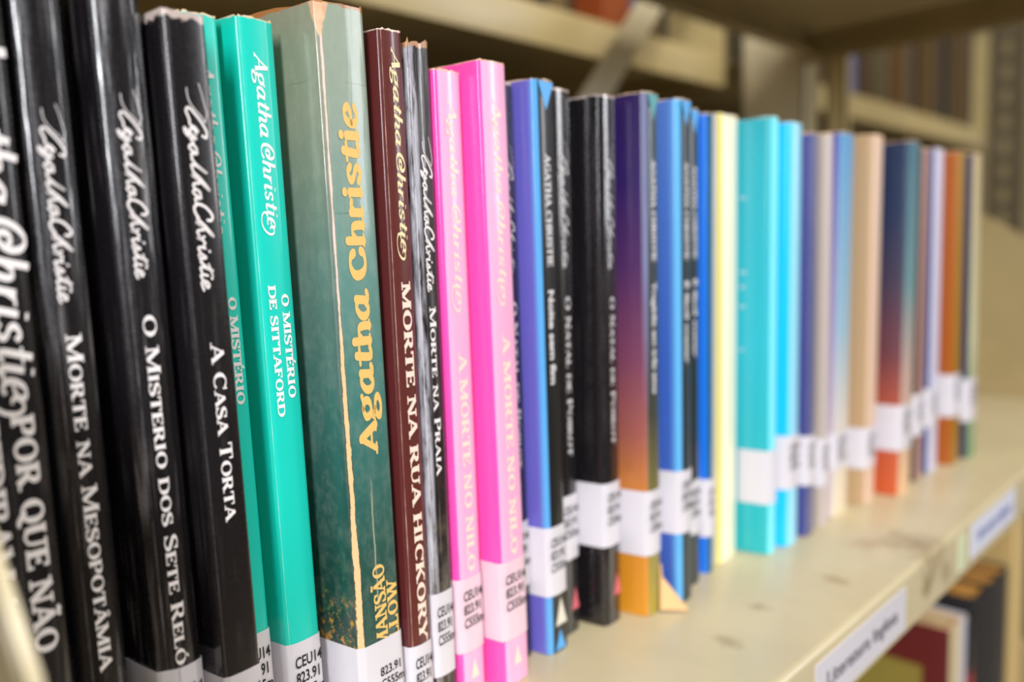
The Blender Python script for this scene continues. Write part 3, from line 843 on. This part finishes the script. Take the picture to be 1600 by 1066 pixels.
# 13 series with triangles on black spine
TRI_BLUE = plain('sky_blue_print', (84, 172, 240), 0.4, 0.3)
TRI_CREAM = plain('cream_print', (226, 222, 208), 0.4, 0.3)
TRI_TEAL = plain('teal_print', (86, 160, 168), 0.4, 0.3)
TRI_RED = plain('coral_print', (222, 104, 118), 0.4, 0.3)
def series(key, label, side, spine=(22, 25, 28), corner_col=(84, 160, 226), author='Agatha Christie', title=None, tri=TRI_BLUE, sd=30.0, lab=None, rho=0.0018, corner=.10, inset=1.2, edge_sheen=None):
    ex = (lambda k, c, u, v, oc: k.mix(k.math('MULTIPLY', k.math('MULTIPLY', k.step(u, -edge_sheen[0], -edge_sheen[0] * .15), k.step(u, 1.0, 0.6)), k.step(v, edge_sheen[2], edge_sheen[2] + .3)), c, lin(edge_sheen[1]))) if edge_sheen else None  # pale strip painted by the spine edge to strengthen the corner highlight
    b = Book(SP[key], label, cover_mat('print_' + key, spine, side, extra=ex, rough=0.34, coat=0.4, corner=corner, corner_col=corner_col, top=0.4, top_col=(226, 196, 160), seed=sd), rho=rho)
    w = SP[key][3]
    H = SP[key][6]
    if tri:
        b.tri('triangle_print', inset + .2, w - .2, H - .6, H - 9, tri)
    if author:
        b.text('author_lettering', author.upper(), FONT_SLAB, 158, 124, w * .40, w * .30, SILVER_INK)
    if title:
        b.sans('title_lettering', title, 117, 88 if len(title) < 16 else 79, w * .40, w * .30, SILVER_INK, 0.035)
    if lab:
        b.label(lab[0], lab[1], right=9)
    return b
b = series('noite', 'violet-blue paperback, black spine with sky blue triangle, titled Noite sem fim', (104, 98, 192), title='Noite sem fim', lab=(42, 19.5), edge_sheen=(2.8, (92, 170, 232), -1.0))
b.tri('triangle_print', 2.6, 8.6, 9, 18, TRI_CREAM)
b.tri('triangle_print', 2.2, 7.6, 0.8, 7.5, TRI_BLUE)
# 14, 15 black Poirot
b = Book(SP['natal1'], 'black paperback with white signature, set back right of the violet book', black_cover('black_print_set_back', 33.0, 0.05, 0.2, 0.1))
b.text('author_lettering', SIGN, FONT_SIGN, 159, 123, 3.2, 4.6, SILVER_INK, caps=True)
b.text('title_lettering', 'O Natal de Poirot', FONT_ROMAN, 114, 61, 4.2, 2.6, SILVER_INK)
b.label(48, 26, right=9)
b.tri('triangle_emblem', 4.6, 8.6, 8, 16, TRI_RED)
b = Book(SP['natal2'], 'black paperback with broad black side, left of the purple and gold book', black_cover('black_print_broad_side', 36.0, 0.05, 0.2, 0.05), rho=0.0018)
b.text('author_lettering', SIGN, FONT_SIGN, 158, 122, 3.4, 4.2, SILVER_INK, caps=True)
b.text('title_lettering', 'O Natal de Poirot', FONT_ROMAN, 113, 63, 4.2, 2.4, SILVER_INK)
b.label(50, 28, right=9)
b.tri('triangle_emblem', 4.4, 8.8, 10, 18, TRI_RED)
# 16 purple to gold
b = series('purple', 'paperback fading from purple to gold, torn flap at its foot',
           [(0.0, (212, 142, 34)), (0.22, (206, 130, 40)), (0.36, (160, 90, 80)), (0.5, (124, 66, 92)), (0.68, (80, 44, 96)), (0.84, (48, 28, 92)), (1.0, (44, 26, 84))],
           spine=[(0.0, (170, 150, 50)), (0.2, (130, 120, 60)), (0.4, (62, 66, 56)), (0.7, (46, 54, 62)), (1.0, (40, 60, 74))],
           corner_col=(150, 150, 176), title='Tragédia em três atos', tri=TRI_TEAL, sd=39.0, lab=(45, 22), rho=0.0022, corner=.09, edge_sheen=(2.0, (126, 132, 168), 0.4))
bm = bmesh.new()
fl = [(6.0, -1.2, 1.0), (11.5, -9.0, 0.6), (13.5, -8.2, 0.6), (9.0, -.6, 12), (8.4, -.5, 17), (7.2, -.5, 17)]
va = [bm.verts.new((x / 1000, y / 1000, z / 1000)) for x, y, z in fl]
vb = [bm.verts.new((x / 1000 + .0003, y / 1000 + .0004, z / 1000)) for x, y, z in fl]
bm.faces.new(va); bm.faces.new(vb[::-1])
for i in range(len(fl)):
    j = (i + 1) % len(fl)
    bm.faces.new((va[i], vb[i], vb[j], va[j]))
bmesh.ops.recalc_face_normals(bm, faces=bm.faces[:])
fo = obj('torn_flap', bm, plain('bare_card', (226, 186, 132), 0.8), b.root, smooth=False)
fo['label'] = 'torn peach card flap'
# 17..19 blues
series('blue', 'mid blue paperback with rounded spine edge, right of the purple and gold book', [(0.0, (62, 92, 180)), (0.5, (58, 98, 190)), (1.0, (80, 120, 196))], spine=(36, 52, 62), corner_col=(110, 186, 244), title='É fácil matar', sd=42.0, lab=(49, 26), rho=0.0026, corner=.12, edge_sheen=(3.8, (100, 184, 240), -1.0))
series('bluedk', 'dark spined paperback with blue triangle, recessed between the two blue ones', (34, 52, 92), spine=(24, 34, 44), title='É fácil matar', sd=45.0, lab=(41, 20))
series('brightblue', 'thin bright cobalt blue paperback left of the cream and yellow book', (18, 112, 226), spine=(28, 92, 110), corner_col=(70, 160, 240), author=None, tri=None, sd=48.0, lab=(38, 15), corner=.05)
# 20 cream with a yellow stripe
Book(SP['cream'], 'cream paperback with a yellow stripe on its spine edge', cover_mat('cream_yellow_print', (250, 244, 214), (206, 200, 204), rough=0.35, coat=0.4, corner=0.0, top=0.3, seed=51.0,
     extra=lambda k, c, u, v, oc: k.mix(k.math('MULTIPLY', k.step(u, -1.3, -1.1), k.step(u, 0.9, 0.6)), c, lin((226, 214, 60)))), rho=0.0012, pages=PAGES_WHITE)
# 21, 22 cyan
b = Book(SP['cyan1'], 'broad turquoise-cyan paperback with tiny white lines on its side',
         cover_mat('cyan_print', (130, 236, 248), [(0.0, (34, 178, 186)), (0.5, (48, 186, 206)), (1.0, (50, 176, 192))], rough=0.3, coat=0.4, corner=0.0, top=0.3, top_col=(210, 230, 220), seed=54.0), rho=0.0026, pages=PAGES_WHITE)
sl = b.label(44, 21.5, call=False, left=13, right=3)
for zz, wd in ((147, 3.0), (117, 3.6), (111, 3.2), (103, 3.0), (85, 2.4)):
    bm = sans_mesh(['Agatha'], lambda gx, gy: (-0.00125 + b.K * (zz / 1000 + gy * .0022), 0.0128 - gx * wd / 3.2e3, zz / 1000 + gy * .0022))
    obj('small_lettering', bm, WHITE_INK, b.cover, smooth=False)
b = Book(SP['cyan2'], 'vivid sky blue paperback right of the turquoise-cyan one',
         cover_mat('sky_print', (150, 222, 250), (0, 194, 255), rough=0.3, coat=0.4, corner=0.0, top=0.3, top_col=(210, 230, 230), seed=57.0), rho=0.003, pages=PAGES_WHITE)
b.label(48, 25)
# 23.. far end
def far(key, label, spine, side, sd, lab, D=0.107, rho=0.002, corner=.05, cc=(220, 190, 160), pages=PAGES, right=0.0):
    b = Book(SP[key], label, cover_mat('far_print_' + key, spine, side, rough=0.4, coat=0.25, corner=corner, corner_col=cc, top=0.6, top_col=(222, 184, 140), seed=sd, right=right), D=D, rho=rho, pages=pages)
    if lab:
        b.label(lab[0], lab[1], ink=INK_GREY)
    return b
far('indigo', 'indigo paperback right of the vivid sky blue one', (92, 96, 136), (58, 64, 134), 60.0, (45, 23))
far('greyish', 'greyish beige paperback between the indigo and the violet ones', (196, 184, 182), (172, 160, 150), 63.0, (41, 19))
far('violet2', 'paperback with violet edge and pale blue spine fading to cream', [(0.0, (232, 216, 186)), (0.25, (216, 208, 200)), (0.5, (150, 186, 206)), (1.0, (74, 150, 202))], [(0.0, (206, 190, 190)), (0.5, (150, 140, 182)), (1.0, (82, 80, 160))], 66.0, (40, 23))
far('tan', 'tan paperback left of the navy and brick one', (222, 190, 166), (186, 154, 116), 69.0, (38, 18))
far('brick', 'paperback fading from navy at the top to brick red at the foot', [(0.0, (226, 184, 140)), (0.35, (190, 160, 150)), (0.6, (100, 142, 148)), (1.0, (40, 98, 120))],
    [(0.0, (202, 88, 40)), (0.22, (184, 84, 56)), (0.4, (112, 60, 68)), (0.62, (62, 54, 78)), (0.8, (26, 44, 80)), (1.0, (22, 44, 78))], 72.0, (46, 23), corner=.1, cc=(120, 150, 150))
far('blackfar', 'black and reddish paperback right of the navy and brick one', (160, 120, 110), (34, 28, 30), 75.0, (47, 25), corner=.08)
far('lilac', 'navy sided paperback with lilac-white spine left of the orange book', (204, 202, 226), (46, 66, 124), 78.0, (47, 26))
far('orange', 'orange-brown paperback with an olive gold spine', [(0.0, (150, 108, 10)), (1.0, (160, 118, 20))], (168, 84, 4), 81.0, (52, 28), corner=0)
far('navylast', 'navy paperback with a green and cream spine, last of the row', [(0.0, (96, 140, 96)), (0.4, (196, 196, 160)), (1.0, (196, 176, 132))], (34, 40, 76), 84.0, (47, 22), right=.1)

# ------------------------------------------------------------------ books on the shelf below
LOW = -0.32
BURG = cover_mat('burgundy_cloth', (206, 190, 150), (96, 14, 14), rough=0.6, coat=0.0, top=0.3, seed=90.0, extra=lambda k, c, u, v, oc:
                 k.mix(k.math('MULTIPLY', k.step(u, -16.0, -16.8), k.step(v, 0.86, 0.85)), c, lin((142, 126, 52))))
def low_book(key, label, spec, mat, D=.15, pages=PAGES, **kw):
    return Book(spec, label, mat, D=D, pages=pages, zbase=LOW, name='hardback_book', group='books on the shelf below', rho=.0015, tcard=.0018, **kw)
low_book('burgundy', 'burgundy bound book with an olive panel on the shelf below', (541, 150, 0, 22, .8, 0.0, 203), BURG)
low_book('white', 'white and blue spined book beside the burgundy one on the lower shelf', (566, 152, 0, 16, .8, 0.0, 198), cover_mat('white_blue_print', (220, 218, 230), (90, 104, 150), seed=91.0, corner=.1, corner_col=(60, 80, 160)))
low_book('red', 'thin black book with a red mark on the lower shelf', (585, 151, 0, 12, .8, 0.0, 192), cover_mat('black_red_print', [(0, (30, 28, 30)), (.6, (30, 28, 30)), (.66, (190, 20, 50)), (.78, (190, 20, 50)), (.82, (30, 28, 30)), (1, (30, 28, 30))], (30, 30, 60), seed=92.0))
OCHRE_PAGES = paper_mat('ochre_pages', (204, 146, 62), 5.0)
low_book('ochre', 'thick black book with ochre page tops on the lower shelf', (602, 152, 0, 30, .8, 0.0, 202), plain('black_cloth', (34, 32, 34), .6), pages=OCHRE_PAGES)
low_book('black', 'black bound book right of the ochre-topped one on the lower shelf', (637, 151, 0, 24, .8, 0.0, 201), plain('black_cloth_worn', (44, 42, 42), .6), pages=OCHRE_PAGES)
low_book('blacktwo', 'dark grey bound book left of the tall tan one on the lower shelf', (666, 152, 0, 22, .8, 0.0, 199), plain('dark_grey_cloth', (58, 54, 50), .6), pages=OCHRE_PAGES)
low_book('tan', 'tall tan book at the right end of the lower shelf', (694, 150, 0, 34, .8, 0.0, 268), cover_mat('tan_cloth', (206, 178, 122), (190, 162, 104), rough=.6, coat=0, seed=95.0), D=.18)

# ------------------------------------------------------------------ the rack standing back to back behind
rear = thing('shelving_unit', 'beige steel shelving standing back to back behind the books', 'shelf', (0, 0, 0))
Y0, Y1 = 0.420, 0.652
for x0, x1 in ((-0.158, 0.738), (0.776, 1.638)):
    for z in (-0.02, 0.312, 0.64):
        shelf_board(rear, x0, x1, Y0, Y1, z, PAINT_SHADED, 0.030)
for x in (0.7405, -0.1605, 1.6405):
    for z in (-0.02, 0.312, 0.64):
        bracket(rear, x, z, PAINT_SHADED, 1, flip=Y1 + .1057)
upright(rear, 0.776, 0.316, 0.334, FLOOR_Z, CEIL_Z - .2, PAINT_SHADED, 0.012, slots=False)
upright(rear, 1.642, 0.366, 0.416, FLOOR_Z, CEIL_Z - .2, POST_SHADED, 0.03)
cols = [(96, 76, 34), (40, 44, 66), (86, 42, 26), (104, 92, 62), (60, 56, 40), (110, 74, 30), (48, 42, 40), (96, 86, 60), (76, 36, 30), (58, 62, 66)]  # cover tones darkened: shade inside the rear rack put into the colour
rnd = random.Random(3)
cm = [plain('shaded_rear_cover', c, .5) for c in cols]
REAR_PAGES = [paper_mat('shaded_pages', (120, 98, 58), 7.0), paper_mat('shaded_pages_dark', (88, 72, 42), 8.0), paper_mat('shaded_pages_olive', (104, 90, 50), 9.0)]  # beige page edges darkened: their shade is put into the colour
YEL = plain('yellow_cover', (232, 200, 40), .5)
ORG = plain('orange_cover', (140, 66, 26), .5)
BLU = plain('blue_cover', (90, 100, 150), .5)
def rear_book(x, z, th, H, D, mi, mat, label, group, facing=False):
    root = thing('hardback_book', label, 'book', (x, Y0 + .012 + rnd.uniform(0, .02), z), 0, group)
    bm = bmesh.new()
    box(bm, 0, .002, 0, D, .0002, H); box(bm, th - .002, th, 0, D, .0002, H); box(bm, .002, th - .002, *((0, .002) if facing else (D - .002, D)), .0002, H)
    obj('cover', bm, mat, root, smooth=False)
    bm = bmesh.new(); box(bm, .0022, th - .0022, .004, D - .0022, .003, H - .003)
    obj('page_block', bm, REAR_PAGES[mi % 3], root, smooth=False)
    return root
def rear_label(x):
    for a, b, t in ((.99, 1.03, 'yellow spined book on the rear rack, right of the steel upright'), (1.03, 1.07, 'orange spined book on the rear rack, right of the steel upright'),
                    (1.07, 1.1, 'blue spined book on the rear rack, right of the steel upright'), (.54, .58, 'orange spined book on the rear rack, beside the slanted brace'),
                    (.6, .64, 'blue spined book on the rear rack, beside the slanted brace')):
        if a <= x < b:
            return t
    return 'dull coloured book on the rear rack, level with the upper shelf'
x = 0.30; i = 0
while x < 1.58:
    th = rnd.uniform(.018, .04)
    if not (0.70 < x + th and x < 0.80):
        rear_book(x, 0.3122, th, rnd.uniform(.19, .25), rnd.uniform(.14, .18), i, YEL if .99 < x < 1.03 else ORG if 1.03 <= x < 1.07 or .54 < x < .58 else BLU if 1.07 <= x < 1.1 or .6 < x < .64 else cm[i % len(cm)],
                  rear_label(x), 'books on the upper board of the rear rack', .99 < x < 1.1 or .54 < x < .64)
    x += th + rnd.choice((.001, .001, .002, .02)); i += 1
x = 0.30
while x < 1.58:
    th = rnd.uniform(.02, .045)
    if not (0.70 < x + th and x < 0.80):
        rear_book(x, -0.0198, th, rnd.uniform(.21, .272), rnd.uniform(.15, .19), i, cm[(i * 3) % len(cm)],
                  'book turned away on the rear rack, close behind the paperback row', 'books on the middle board of the rear rack')
    x += th + rnd.choice((.001, .001, .002, .03)); i += 1

# ------------------------------------------------------------------ room
def slab(name, x0, x1, y0, y1, z0, z1, mat):
    bm = bmesh.new(); box(bm, x0, x1, y0, y1, z0, z1)
    o = obj(name, bm, mat, smooth=False)
    o['kind'] = 'structure'
    return o
slab('floor', -4, 6, -4, 5, FLOOR_Z - .05, FLOOR_Z, paint_mat('vinyl_floor', (150, 138, 116), amount=.2))
slab('ceiling', -4, 6, -4, 5, CEIL_Z, CEIL_Z + .05, plain('ceiling_white', (214, 206, 188), .9))
slab('wall_back', -4, 6, 3.0, 3.1, FLOOR_Z, CEIL_Z, plain('wall_beige', (190, 172, 132), .9))
slab('wall_right', 4.0, 4.1, -4, 3.0, FLOOR_Z, CEIL_Z, plain('wall_cream', (200, 182, 142), .9))
